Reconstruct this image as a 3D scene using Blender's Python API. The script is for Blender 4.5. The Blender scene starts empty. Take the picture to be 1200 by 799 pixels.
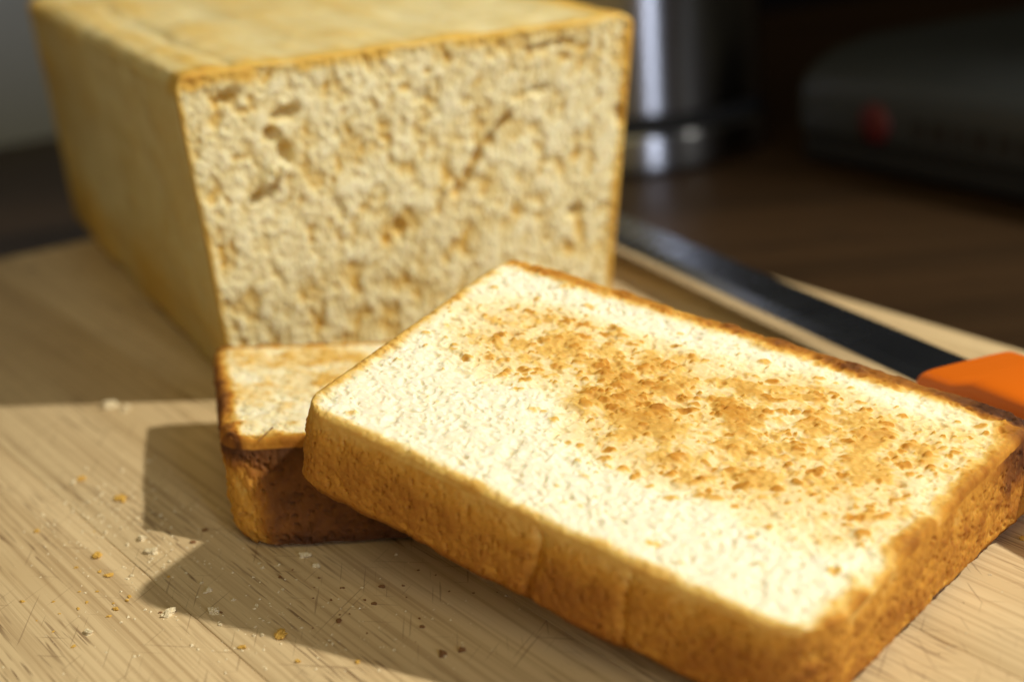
import bpy, math, random
import numpy as np
from mathutils import Matrix, Vector

random.seed(7)
S = 0.01                                   # all lengths below are written in centimetres
sc = bpy.context.scene
col = sc.collection

# ------------------------------------------------------------------ camera
CH, CP, CR, CF = 14.313, 0.338, -0.067, 1875.457
fw = Vector((0, math.cos(CP), -math.sin(CP)))
up = Vector((0, math.sin(CP), math.cos(CP)))
rt = Vector((1, 0, 0))
r2 = rt*math.cos(CR) + up*math.sin(CR)
u2 = up*math.cos(CR) - rt*math.sin(CR)
cd = bpy.data.cameras.new('camera')
cam = bpy.data.objects.new('camera', cd)
col.objects.link(cam)
m = Matrix((r2, u2, -fw)).transposed().to_4x4()
m.translation = Vector((0, 0, CH*S))
cam.matrix_world = m
cd.sensor_width = 36
cd.lens = 36*CF/1200
cd.clip_start = 0.01
cd.clip_end = 50
cd.dof.use_dof = True
cd.dof.focus_distance = 0.302
cd.dof.aperture_fstop = 8.0
cd.dof.aperture_blades = 7
sc.camera = cam

# ------------------------------------------------------------------ world and lamps
w = bpy.data.worlds.new('World')
sc.world = w
w.use_nodes = True
bg = w.node_tree.nodes['Background']
bg.inputs[0].default_value = (1.0, 0.82, 0.52, 1)
bg.inputs[1].default_value = 0.03

def aim(o, src, dst):
    o.location = Vector(src)*S
    o.rotation_euler = (Vector(dst)-Vector(src)).to_track_quat('-Z', 'Y').to_euler()

L = bpy.data.lights.new('ceiling_spot', 'SPOT')          # the halogen spot right of the board
L.energy = 77
L.color = (1.0, 0.965, 0.85)
L.shadow_soft_size = 0.021
L.spot_size = math.radians(35)
L.spot_blend = 0.55
o = bpy.data.objects.new('ceiling_spot', L)
col.objects.link(o)
aim(o, (89, 24, 97), (0, 29, 0))

L = bpy.data.lights.new('room_bounce', 'AREA')           # added warm fill lamp, stands in for light off the room's ceiling
L.energy = 8.8
L.color = (1.0, 0.84, 0.42)
L.size = 1.5
o = bpy.data.objects.new('room_bounce', L)
col.objects.link(o)
aim(o, (-25, -60, 150), (0, 35, 0))

L = bpy.data.lights.new('window_light', 'AREA')          # narrow cool window behind the camera
L.shape = 'RECTANGLE'
L.energy = 5.5
L.color = (0.76, 0.83, 1.0)
L.size = 0.10
L.size_y = 0.75
o = bpy.data.objects.new('window_light', L)
col.objects.link(o)
aim(o, (52, -78, 36), (2, 66, 4))

sc.view_settings.view_transform = 'Standard'
sc.view_settings.look = 'None'
sc.view_settings.exposure = 0
sc.view_settings.gamma = 1
sc.view_settings.use_curve_mapping = False

# ------------------------------------------------------------------ helpers
def put(o, label=None, cat=None, group=None, kind=None):
    if label: o['label'] = label
    if cat: o['category'] = cat
    if group: o['group'] = group
    if kind: o['kind'] = kind
    return o

def empty(name, loc=(0, 0, 0), rz=0.0):
    o = bpy.data.objects.new(name, None)
    o.empty_display_size = 0.02
    o.location = Vector(loc)*S
    o.rotation_euler = (0, 0, rz)
    col.objects.link(o)
    return o

def mesh_np(name, V, F, mat, parent=None, attrs=None, smooth=True):
    """V (n,3) cm, F (m,4) quads or (m,3) tris"""
    me = bpy.data.meshes.new(name)
    V = np.asarray(V, dtype=np.float64)*S
    F = np.asarray(F, dtype=np.int32)
    k = F.shape[1]
    me.vertices.add(len(V))
    me.vertices.foreach_set('co', V.ravel())
    me.loops.add(F.size)
    me.loops.foreach_set('vertex_index', F.ravel())
    me.polygons.add(len(F))
    me.polygons.foreach_set('loop_start', np.arange(0, F.size, k, dtype=np.int32))
    me.polygons.foreach_set('use_smooth', np.full(len(F), smooth, dtype=bool))
    me.update(calc_edges=True)
    for an, a in (attrs or {}).items():
        at = me.attributes.new(an, 'FLOAT', 'POINT')
        at.data.foreach_set('value', np.asarray(a, dtype=np.float32))
    me.materials.append(mat)
    o = bpy.data.objects.new(name, me)
    col.objects.link(o)
    if parent: o.parent = parent
    return o

def poly_obj(name, verts, faces, mat, parent=None, smooth=False, bevel=0.0, seg=3):
    me = bpy.data.meshes.new(name)
    me.from_pydata([Vector(v)*S for v in verts], [], faces)
    me.update()
    if smooth:
        me.polygons.foreach_set('use_smooth', [True]*len(me.polygons))
    me.materials.append(mat)
    o = bpy.data.objects.new(name, me)
    col.objects.link(o)
    if parent: o.parent = parent
    if bevel:
        b = o.modifiers.new('bevel', 'BEVEL')
        b.width = bevel*S
        b.segments = seg
        b.limit_method = 'ANGLE'
        b.harden_normals = False
        me.polygons.foreach_set('use_smooth', [True]*len(me.polygons))
    return o

def box(name, lo, hi, mat, parent=None, bevel=0.0, seg=3):
    x0, y0, z0 = lo; x1, y1, z1 = hi
    v = [(x0,y0,z0),(x1,y0,z0),(x1,y1,z0),(x0,y1,z0),(x0,y0,z1),(x1,y0,z1),(x1,y1,z1),(x0,y1,z1)]
    f = [(0,3,2,1),(4,5,6,7),(0,1,5,4),(1,2,6,5),(2,3,7,6),(3,0,4,7)]
    return poly_obj(name, v, f, mat, parent, bevel=bevel, seg=seg)

def lathe(name, prof, mat, parent=None, n=96):
    V, F = [], []
    for r, z in prof:
        for k in range(n):
            a = 2*math.pi*k/n
            V.append((r*math.cos(a), r*math.sin(a), z))
    for i in range(len(prof)-1):
        for k in range(n):
            F.append((i*n+k, i*n+(k+1) % n, (i+1)*n+(k+1) % n, (i+1)*n+k))
    return poly_obj(name, V, F, mat, parent, smooth=True)

# ---- noise fields on regular grids
rng = np.random.default_rng(11)
def vnoise(shape, cells):
    ny, nx = shape
    cy, cx = max(1, int(cells[0])), max(1, int(cells[1]))
    g = rng.random((cy+3, cx+3))
    y = np.linspace(0, cy, ny, endpoint=False); x = np.linspace(0, cx, nx, endpoint=False)
    iy = y.astype(int); ix = x.astype(int)
    fy = y-iy; fx = x-ix
    def wts(f):
        return [(1-f)**3/6, (3*f**3-6*f**2+4)/6, (-3*f**3+3*f**2+3*f+1)/6, f**3/6]
    wy, wx = wts(fy), wts(fx)
    g = np.pad(g, ((0, 2), (0, 2)), mode='wrap')
    rows = sum(wy[k][:, None]*g[iy+k, :] for k in range(4))
    out = sum(wx[k][None, :]*rows[:, ix+k] for k in range(4))
    return (out-0.5)*2.2                    # about -1..1

def fbm(shape, size, cell, octs=3, gain=0.55, aspect=(1, 1)):
    """size (h,w) in cm, cell = largest feature in cm"""
    out = np.zeros(shape); a = 1.0
    for k in range(octs):
        c = cell/2**k
        out += a*vnoise(shape, (size[0]/(c*aspect[0])+1, size[1]/(c*aspect[1])+1))
        a *= gain
    return out

def stamp(shape, size, spots):
    """spots: (x, y, rx, ry, ang, value) in cm; smooth bowls; returns max-combined field"""
    H = np.zeros(shape)
    ny, nx = shape
    dy, dx = size[0]/(ny-1), size[1]/(nx-1)
    for x, y, rx, ry, ang, val in spots:
        R = max(rx, ry)*1.15
        i0, i1 = max(0, int((y-R)/dy)), min(ny, int((y+R)/dy)+2)
        j0, j1 = max(0, int((x-R)/dx)), min(nx, int((x+R)/dx)+2)
        if i1 <= i0 or j1 <= j0: continue
        Y = np.arange(i0, i1)[:, None]*dy-y
        X = np.arange(j0, j1)[None, :]*dx-x
        c, s = math.cos(ang), math.sin(ang)
        d2 = ((X*c+Y*s)/rx)**2+((-X*s+Y*c)/ry)**2
        H[i0:i1, j0:j1] = np.maximum(H[i0:i1, j0:j1], val*np.clip(1-d2, 0, 1)**0.8)
    return H

def sstep(a, b, x):
    t = np.clip((x-a)/(b-a), 0, 1)
    return t*t*(3-2*t)

# ------------------------------------------------------------------ materials
def mat(name):
    mt = bpy.data.materials.new(name)
    mt.use_nodes = True
    nt = mt.node_tree
    return mt, nt, nt.nodes['Principled BSDF']

def N(nt, t, **kw):
    n = nt.nodes.new(t)
    for k, v in kw.items(): setattr(n, k, v)
    return n

def plain(name, c, rough=0.5, metal=0.0, spec=0.5, bump=0.0, bscale=200.0, var=0.0):
    mt, nt, b = mat(name)
    b.inputs['Base Color'].default_value = (*c, 1)
    b.inputs['Roughness'].default_value = rough
    b.inputs['Metallic'].default_value = metal
    b.inputs['Specular IOR Level'].default_value = spec
    tc = N(nt, 'ShaderNodeTexCoord')
    nz = N(nt, 'ShaderNodeTexNoise')
    nz.inputs['Scale'].default_value = bscale
    nz.inputs['Detail'].default_value = 5
    nt.links.new(tc.outputs['Object'], nz.inputs['Vector'])
    if var:
        mx = N(nt, 'ShaderNodeMix', data_type='RGBA')
        mx.inputs['A'].default_value = (*[x*(1-var) for x in c], 1)
        mx.inputs['B'].default_value = (*[min(1, x*(1+var)) for x in c], 1)
        nt.links.new(nz.outputs['Fac'], mx.inputs['Factor'])
        nt.links.new(mx.outputs['Result'], b.inputs['Base Color'])
    mr = N(nt, 'ShaderNodeMapRange')
    mr.inputs['To Min'].default_value = rough*0.85
    mr.inputs['To Max'].default_value = min(1, rough*1.15)
    nt.links.new(nz.outputs['Fac'], mr.inputs['Value'])
    nt.links.new(mr.outputs['Result'], b.inputs['Roughness'])
    if bump:
        bp = N(nt, 'ShaderNodeBump')
        bp.inputs['Strength'].default_value = bump
        bp.inputs['Distance'].default_value = 0.0005
        nt.links.new(nz.outputs['Fac'], bp.inputs['Height'])
        nt.links.new(bp.outputs['Normal'], b.inputs['Normal'])
    return mt

BREAD_RAMP = [(0.0, (0.84, 0.82, 0.73)), (0.18, (0.83, 0.72, 0.45)), (0.34, (0.72, 0.455, 0.125)),
              (0.5, (0.53, 0.245, 0.034)), (0.66, (0.32, 0.12, 0.016)), (0.82, (0.17, 0.06, 0.014)), (1.0, (0.05, 0.018, 0.008))]

def bread_mat(name, sss, radius, ramp=BREAD_RAMP, bump=0.25, nscale=900):
    mt, nt, b = mat(name)
    at = N(nt, 'ShaderNodeAttribute', attribute_name='toast')
    tc = N(nt, 'ShaderNodeTexCoord')
    nz = N(nt, 'ShaderNodeTexNoise')
    nz.inputs['Scale'].default_value = nscale
    nz.inputs['Detail'].default_value = 4
    nt.links.new(tc.outputs['Object'], nz.inputs['Vector'])
    ad = N(nt, 'ShaderNodeMath', operation='MULTIPLY_ADD')
    ad.inputs[1].default_value = 0.12
    nt.links.new(nz.outputs['Fac'], ad.inputs[0])
    sb = N(nt, 'ShaderNodeMath', operation='SUBTRACT')
    sb.inputs[1].default_value = 0.06
    nt.links.new(at.outputs['Fac'], sb.inputs[0])
    nt.links.new(sb.outputs[0], ad.inputs[2])
    rp = N(nt, 'ShaderNodeValToRGB')
    el = rp.color_ramp.elements
    while len(el) < len(ramp): el.new(0.5)
    for e, (p, c) in zip(el, ramp):
        e.position = p
    for e, (p, c) in zip(el, ramp):
        e.position = p; e.color = (*c, 1)
    nt.links.new(ad.outputs[0], rp.inputs['Fac'])
    nt.links.new(rp.outputs['Color'], b.inputs['Base Color'])
    b.inputs['Roughness'].default_value = 0.72
    b.inputs['Specular IOR Level'].default_value = 0.12
    b.inputs['Subsurface Weight'].default_value = sss
    b.inputs['Subsurface Radius'].default_value = radius
    b.inputs['Subsurface Scale'].default_value = 0.0035
    bp = N(nt, 'ShaderNodeBump')
    bp.inputs['Strength'].default_value = bump
    bp.inputs['Distance'].default_value = 0.0004
    nt.links.new(nz.outputs['Fac'], bp.inputs['Height'])
    nt.links.new(bp.outputs['Normal'], b.inputs['Normal'])
    return mt

M_crumb = bread_mat('toast_crumb_material', 0.35, (1.0, 0.62, 0.28))
M_crust = bread_mat('crust_material', 0.35, (1.0, 0.5, 0.15), bump=0.5, nscale=700)
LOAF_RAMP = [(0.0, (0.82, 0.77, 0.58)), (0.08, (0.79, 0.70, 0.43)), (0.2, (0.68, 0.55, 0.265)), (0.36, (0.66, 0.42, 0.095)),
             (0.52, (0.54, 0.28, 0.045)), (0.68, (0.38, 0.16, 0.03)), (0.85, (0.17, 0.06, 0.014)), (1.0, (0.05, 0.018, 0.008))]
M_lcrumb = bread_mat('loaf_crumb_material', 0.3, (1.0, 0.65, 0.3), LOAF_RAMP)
M_lcrust = bread_mat('loaf_crust_material', 0.15, (1.0, 0.5, 0.15), LOAF_RAMP, bump=0.3, nscale=400)

def wood_mat(name, light, mid, dark, rough, grain=1.0, scratches=True, bump=0.25):
    mt, nt, b = mat(name)
    ln = nt.links.new
    tc = N(nt, 'ShaderNodeTexCoord')
    oi = N(nt, 'ShaderNodeObjectInfo')
    off = N(nt, 'ShaderNodeVectorMath', operation='SCALE')
    cmb = N(nt, 'ShaderNodeCombineXYZ')
    for k in range(3): ln(oi.outputs['Random'], cmb.inputs[k])
    ln(cmb.outputs[0], off.inputs[0]); off.inputs['Scale'].default_value = 7.3
    add = N(nt, 'ShaderNodeVectorMath', operation='ADD')
    ln(tc.outputs['Object'], add.inputs[0]); ln(off.outputs[0], add.inputs[1])
    def noise(sx, sy, detail=4, dist=0.0, rgh=0.55, src=None):
        mp = N(nt, 'ShaderNodeMapping')
        mp.inputs['Scale'].default_value = (sx, sy, sy)
        ln((src or add).outputs[0], mp.inputs['Vector'])
        n = N(nt, 'ShaderNodeTexNoise')
        n.inputs['Scale'].default_value = 1
        n.inputs['Detail'].default_value = detail
        n.inputs['Distortion'].default_value = dist
        n.inputs['Roughness'].default_value = rgh
        ln(mp.outputs[0], n.inputs['Vector'])
        return n
    def ramp(n, stops):
        r = N(nt, 'ShaderNodeValToRGB')
        el = r.color_ramp.elements
        while len(el) < len(stops): el.new(0.5)
        for e, (p, c) in zip(el, stops): e.position = p
        for e, (p, c) in zip(el, stops): e.position = p; e.color = (*c, 1)
        ln(n.outputs[0], r.inputs['Fac'])
        return r
    def mix(a, bb, f, mode='MIX'):
        x = N(nt, 'ShaderNodeMix', data_type='RGBA', blend_type=mode)
        if isinstance(f, (int, float)): x.inputs['Factor'].default_value = f
        else: ln(f, x.inputs['Factor'])
        for nm, v in (('A', a), ('B', bb)):
            if isinstance(v, tuple): x.inputs[nm].default_value = (*v, 1)
            else: ln(v, x.inputs[nm])
        return x.outputs['Result']
    broad = noise(5*grain, 60*grain, 4, 0.8)
    base = ramp(broad, [(0.3, mid), (0.55, light), (0.75, tuple(min(1, c*1.08) for c in light))])
    fine = noise(9*grain, 900*grain, 4)
    fr = ramp(fine, [(0.36, (0.62, 0.55, 0.48)), (0.55, (1, 1, 1))])
    c = mix(base.outputs[0], fr.outputs[0], 0.72, 'MULTIPLY')
    # dark open pores: short strokes along the grain
    pores = noise(75*grain, 1700*grain, 1)
    pr = ramp(pores, [(0.60, (0, 0, 0)), (0.68, (1, 1, 1))])
    msk = noise(25, 60, 2)
    mr = ramp(msk, [(0.47, (0, 0, 0)), (0.62, (1, 1, 1))])
    pm = mix(pr.outputs[0], mr.outputs[0], 1.0, 'MULTIPLY')
    c = mix(c, dark, pm)
    tint = N(nt, 'ShaderNodeMapRange')
    tint.inputs['To Min'].default_value = 0.0; tint.inputs['To Max'].default_value = 0.3
    ln(oi.outputs['Random'], tint.inputs['Value'])
    c = mix(c, mid, tint.outputs[0])
    height = fine.outputs[0]
    if scratches:
        for k, (ang, sx, sy, lo) in enumerate([(0.55, 45, 1500, 0.69), (-0.75, 55, 1600, 0.70), (1.0, 35, 1400, 0.70)]):
            rot = N(nt, 'ShaderNodeVectorRotate', rotation_type='Z_AXIS')
            rot.inputs['Angle'].default_value = ang
            ln(tc.outputs['Object'], rot.inputs['Vector'])
            s = noise(sx, sy, 1, src=rot)
            r = ramp(s, [(lo, (0, 0, 0)), (lo+0.03, (1, 1, 1))])
            c = mix(c, dark, mix((0, 0, 0), r.outputs[0], 0.45))
    ln(c, b.inputs['Base Color'])
    b.inputs['Roughness'].default_value = rough
    b.inputs['Specular IOR Level'].default_value = 0.3
    bp = N(nt, 'ShaderNodeBump')
    bp.inputs['Strength'].default_value = bump
    bp.inputs['Distance'].default_value = 0.0004
    ln(height, bp.inputs['Height'])
    ln(bp.outputs['Normal'], b.inputs['Normal'])
    return mt

M_board = wood_mat('board_wood', (0.62, 0.465, 0.26), (0.54, 0.39, 0.205), (0.19, 0.11, 0.05), 0.55)
M_counter = wood_mat('counter_wood', (0.044, 0.023, 0.009), (0.028, 0.015, 0.006), (0.008, 0.005, 0.003), 0.42, grain=0.6, scratches=False, bump=0.1)
M_wall = plain('wall_paint', (0.42, 0.44, 0.47), 0.8, bump=0.2, bscale=150, var=0.05)
M_black = plain('black_panel', (0.006, 0.006, 0.008), 0.5, spec=0.2, bscale=60)
M_grey = plain('grey_enamel', (0.030, 0.033, 0.034), 0.45, bscale=80, var=0.1)
M_rub = plain('black_rubber', (0.008, 0.008, 0.008), 0.7, bscale=90)
M_red = plain('red_badge_enamel', (0.075, 0.005, 0.006), 0.5, bscale=90)
M_print = plain('dark_print', (0.010, 0.008, 0.007), 0.6, bscale=90)
M_orange = plain('orange_plastic', (0.80, 0.165, 0.006), 0.38, bscale=120, bump=0.05)
M_blade = plain('dark_steel', (0.42, 0.45, 0.52), 0.27, metal=1.0, bscale=60, bump=0.03)

def steel():
    mt, nt, b = mat('brushed_steel')
    b.inputs['Base Color'].default_value = (0.34, 0.34, 0.355, 1)
    b.inputs['Metallic'].default_value = 1
    b.inputs['Roughness'].default_value = 0.30
    b.inputs['Anisotropic'].default_value = 0.95
    b.inputs['Anisotropic Rotation'].default_value = 0.25
    tg = N(nt, 'ShaderNodeTangent', direction_type='RADIAL', axis='Z')
    nt.links.new(tg.outputs[0], b.inputs['Tangent'])
    tc = N(nt, 'ShaderNodeTexCoord'); mp = N(nt, 'ShaderNodeMapping'); nz = N(nt, 'ShaderNodeTexNoise')
    mp.inputs['Scale'].default_value = (8, 8, 1800)
    nz.inputs['Scale'].default_value = 1
    nt.links.new(tc.outputs['Object'], mp.inputs['Vector']); nt.links.new(mp.outputs[0], nz.inputs['Vector'])
    mr = N(nt, 'ShaderNodeMapRange'); mr.inputs['To Min'].default_value = 0.27; mr.inputs['To Max'].default_value = 0.33
    nt.links.new(nz.outputs[0], mr.inputs[0]); nt.links.new(mr.outputs[0], b.inputs['Roughness'])
    return mt
M_steel = steel()

# ------------------------------------------------------------------ setting
G = np.array([0.559, -0.829, 0.0])                     # along the board's grain
Pn = np.array([0.829, 0.559, 0.0])                     # across it
AZ = math.atan2(-0.829, 0.559)
put(box('counter', (-200, -60, -6), (220, 150, -2.0), M_counter), kind='structure')
wl = box('wall', (-220, 0, -6), (260, 8, 160), M_wall)
wl.location = Vector((-24.6, 82.6, 0))*S
wl.rotation_euler = (0, 0, math.atan2(0.559, 0.829))
put(wl, kind='structure')
sp = empty('dark_backdrop', (-24.6, 82.6, -2.0), math.atan2(0.559, 0.829))
put(sp, 'black sheet added on the wall to darken the background behind the steel canister', 'panel')
box('panel_sheet', (14, -1.2, 0.0), (200, -0.02, 70), M_black, sp, bevel=0.15)  # added black sheet, keeps the wall behind the canister dark

# ------------------------------------------------------------------ chopping board of glued staves
bd = empty('chopping_board', (0, 0, -2.0), AZ)
put(bd, 'pale wooden chopping board with knife marks under the bread', 'chopping board')
edges = [-9.2, -4.5, 0.2, 4.9, 9.65, 14.5, 19.15, 23.8, 28.3, 31.5]
first = None
A0, A1 = -53.2, -4.0
for i in range(len(edges)-1):
    b0, b1 = edges[i], edges[i+1]
    wd = b1-b0
    if first is None or abs(wd-first[1]) > 0.3:
        st = box('stave', (A0, -wd/2+0.002, 0), (A1, wd/2-0.002, 2.0), M_board, bd, bevel=0.025, seg=2)
        first = (st, wd) if first is None else first
    else:
        st = first[0].copy(); col.objects.link(st); st.parent = bd
        st.scale.y = wd/first[1]
    st.location = (0, (b0+b1)/2*S, 0)

# ------------------------------------------------------------------ bread builder
def slab(frame, top, bot, T, rad, ns, nt_, nz, hfun, sfun, rim, crust_w, base_bow=None):
    """A slice: top and bottom quads [(u,v)*4: near-left, near-right, far-right, far-left] in the frame
    (O,U,V,Nrm).  Returns verts and the two face sets: crumb and crust, with the toast value per vertex."""
    O, U, Vv, Nn = frame
    top = np.array(top, float); bot = np.array(bot, float)
    W = np.hypot(*(top[1]-top[0])); D = np.hypot(*(top[3]-top[0]))
    s = np.linspace(0, 1, ns); t = np.linspace(0, 1, nt_)
    X, Y = np.meshgrid(s*W, t*D)                       # (nt,ns)
    E = np.minimum(np.minimum(X, W-X), np.minimum(Y, D-Y))
    Xr, Yr = X.copy(), Y.copy()
    for (cx, cy, sx, sy, r) in ((rad[0], rad[0], -1, -1, rad[0]), (W-rad[1], rad[1], 1, -1, rad[1]),
                                (W-rad[2], D-rad[2], 1, 1, rad[2]), (rad[3], D-rad[3], -1, 1, rad[3])):
        a = (X-cx)*sx/r; b = (Y-cy)*sy/r
        k = (a > 0) & (b > 0)
        a, b = a[k], b[k]
        Xr[k] = cx+sx*r*a*np.sqrt(1-b*b/2)
        Yr[k] = cy+sy*r*b*np.sqrt(1-a*a/2)
    if T < 4:
        Xr = Xr+0.09*vnoise((nt_, ns), (3.5, 4.5)); Yr = Yr+0.09*vnoise((nt_, ns), (3.5, 4.5))
    def bil(q, x, y):
        a, b = x/W, y/D
        return (q[0][None]*((1-a)*(1-b))[:, None]+q[1][None]*(a*(1-b))[:, None]+q[2][None]*(a*b)[:, None]+q[3][None]*((1-a)*b)[:, None])
    size = (D, W)
    h, tv = hfun((nt_, ns), size, X, Y, E)
    e = np.clip(E/rim, 0, 1)
    drop = rim*(1-np.sqrt(np.clip(1-(1-e)**2, 0, 1)))
    fade = sstep(0, rim*0.6, E)
    wz = h*(0.35+0.65*fade)-drop
    uv = bil(top, Xr.ravel(), Yr.ravel())
    Vt = O+uv[:, :1]*U+uv[:, 1:]*Vv+wz.ravel()[:, None]*Nn
    idx = np.arange(ns*nt_).reshape(nt_, ns)
    Ft = np.stack([idx[:-1, :-1], idx[:-1, 1:], idx[1:, 1:], idx[1:, :-1]], -1).reshape(-1, 4)
    Ec = (E[:-1, :-1]+E[1:, 1:]+E[:-1, 1:]+E[1:, :-1]).ravel()/4
    cw = crust_w+0.3*crust_w*vnoise((nt_-1, ns-1), (D/0.4, W/0.4)).ravel()
    # side loop (counter-clockwise)
    loop = np.concatenate([idx[0, :-1], idx[:-1, -1], idx[-1, :0:-1], idx[:0:-1, 0]])
    n = len(loop)
    lt = uv[loop]
    lb = bil(bot, Xr.ravel()[loop], Yr.ravel()[loop])
    tan = np.roll(lt, -1, 0)-np.roll(lt, 1, 0)
    for _ in range(3): tan = (np.roll(tan, 2, 0)+tan+np.roll(tan, -2, 0))/3
    nrm = np.stack([tan[:, 1], -tan[:, 0]], -1)
    nrm /= np.linalg.norm(nrm, axis=1, keepdims=True)
    arc = np.concatenate([[0], np.cumsum(np.linalg.norm(np.diff(lt, axis=0), axis=1))])
    q = np.linspace(0, 1, nz+1)[1:]
    Q, AR = np.meshgrid(q, arc, indexing='ij')        # (nz,n)
    hs, ts = sfun((nz, n), (T, arc[-1]), Q*T, AR, lt, W, D)
    hs = hs-hs.mean()
    ends = sstep(-0.1, 0.25, Q*T)*(0.3+0.7*sstep(0, 0.1, (1-Q)*T))
    bulge = (-0.22*sstep(T-0.40, T, Q*T)+0.03*np.sin(math.pi*Q)) if T < 4 else 0
    P2 = lt[None]*(1-Q)[..., None]+lb[None]*Q[..., None]+nrm[None]*(hs*ends+bulge)[..., None]
    wtop = wz.ravel()[loop]
    wv = wtop[None]*(1-Q)+(-T)*Q
    if T < 4: wv = wv+Q**5*np.clip(0.07*vnoise((1, n), (1, arc[-1]/0.9))+0.06*vnoise((1, n), (1, arc[-1]/0.25))+0.03, 0, 1)
    Vs = O+P2[..., :1]*U+P2[..., 1:]*Vv+wv[..., None]*Nn
    base = ns*nt_
    sid = np.vstack([loop, base+np.arange(nz*n).reshape(nz, n)])
    Fs = np.stack([sid[1:, :], np.roll(sid[1:, :], -1, 1), np.roll(sid[:-1, :], -1, 1), sid[:-1, :]], -1).reshape(-1, 4)
    V = np.vstack([Vt, Vs.reshape(-1, 3)])
    tv = np.concatenate([tv.ravel(), ts.ravel()])
    # the cut face underneath: fan of rings towards the centre
    last = sid[-1]
    cen = V[last].mean(0)
    rings = [last]; k0 = len(V)
    ex = []
    for f in (0.97, 0.9, 0.5, 0.02):
        ex.append(cen+(V[last]-cen)*f); rings.append(k0+np.arange(n)); k0 += n
    V = np.vstack([V]+ex)
    tv = np.concatenate([tv, np.full(n, 0.45), np.full(3*n, 0.2)])
    Fb = []
    for a, b in zip(rings[:-1], rings[1:]):
        Fb.append(np.stack([b, np.roll(b, -1), np.roll(a, -1), a], -1))
    Fb = np.vstack(Fb)
    crumb = Ec > cw
    return V, tv, Ft[crumb], np.vstack([Ft[~crumb], Fs]), Fb

def emit(name_c, name_k, name_b, V, tv, Fc, Fk, Fb, mc, mk, root):
    out = []
    inv = np.array(root.location)/S
    for nm, F, mt in ((name_c, Fc, mc), (name_k, Fk, mk), (name_b, Fb, mk if name_b == 'end_crust' else mc)):
        used, ii = np.unique(F, return_inverse=True)
        out.append(mesh_np(nm, V[used]-inv, ii.reshape(F.shape), mt, root, {'toast': tv[used]}))
    return out

def euler_frame(o, rx, ry, rz):
    cx, sx, cy, sy, cz, sz = math.cos(rx), math.sin(rx), math.cos(ry), math.sin(ry), math.cos(rz), math.sin(rz)
    R = np.array([[cz,-sz,0],[sz,cz,0],[0,0,1]]) @ np.array([[cy,0,sy],[0,1,0],[-sy,0,cy]]) @ np.array([[1,0,0],[0,cx,-sx],[0,sx,cx]])
    return R

def pores(n, size, rmin, rmax, depth, stretch=1.6, ang=0.0, spread=0.6):
    r = rmin*(rmax/rmin)**(rng.random(n)**1.8)
    x = rng.random(n)*size[1]; y = rng.random(n)*size[0]
    st = 1+rng.random(n)*(stretch-1)
    an = ang+rng.normal(0, spread, n)
    d = depth*(0.5+0.5*rng.random(n))*np.minimum(1, r/rmax*1.6)
    return [(x[i], y[i], r[i]*st[i], r[i]/st[i]**0.5, an[i], d[i]) for i in range(n)]

def gauss(X, Y, x, y, sx, sy, ang=0.0):
    c, s = math.cos(ang), math.sin(ang)
    a = ((X-x)*c+(Y-y)*s)/sx; b = (-(X-x)*s+(Y-y)*c)/sy
    return np.exp(-0.5*(a*a+b*b))

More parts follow.
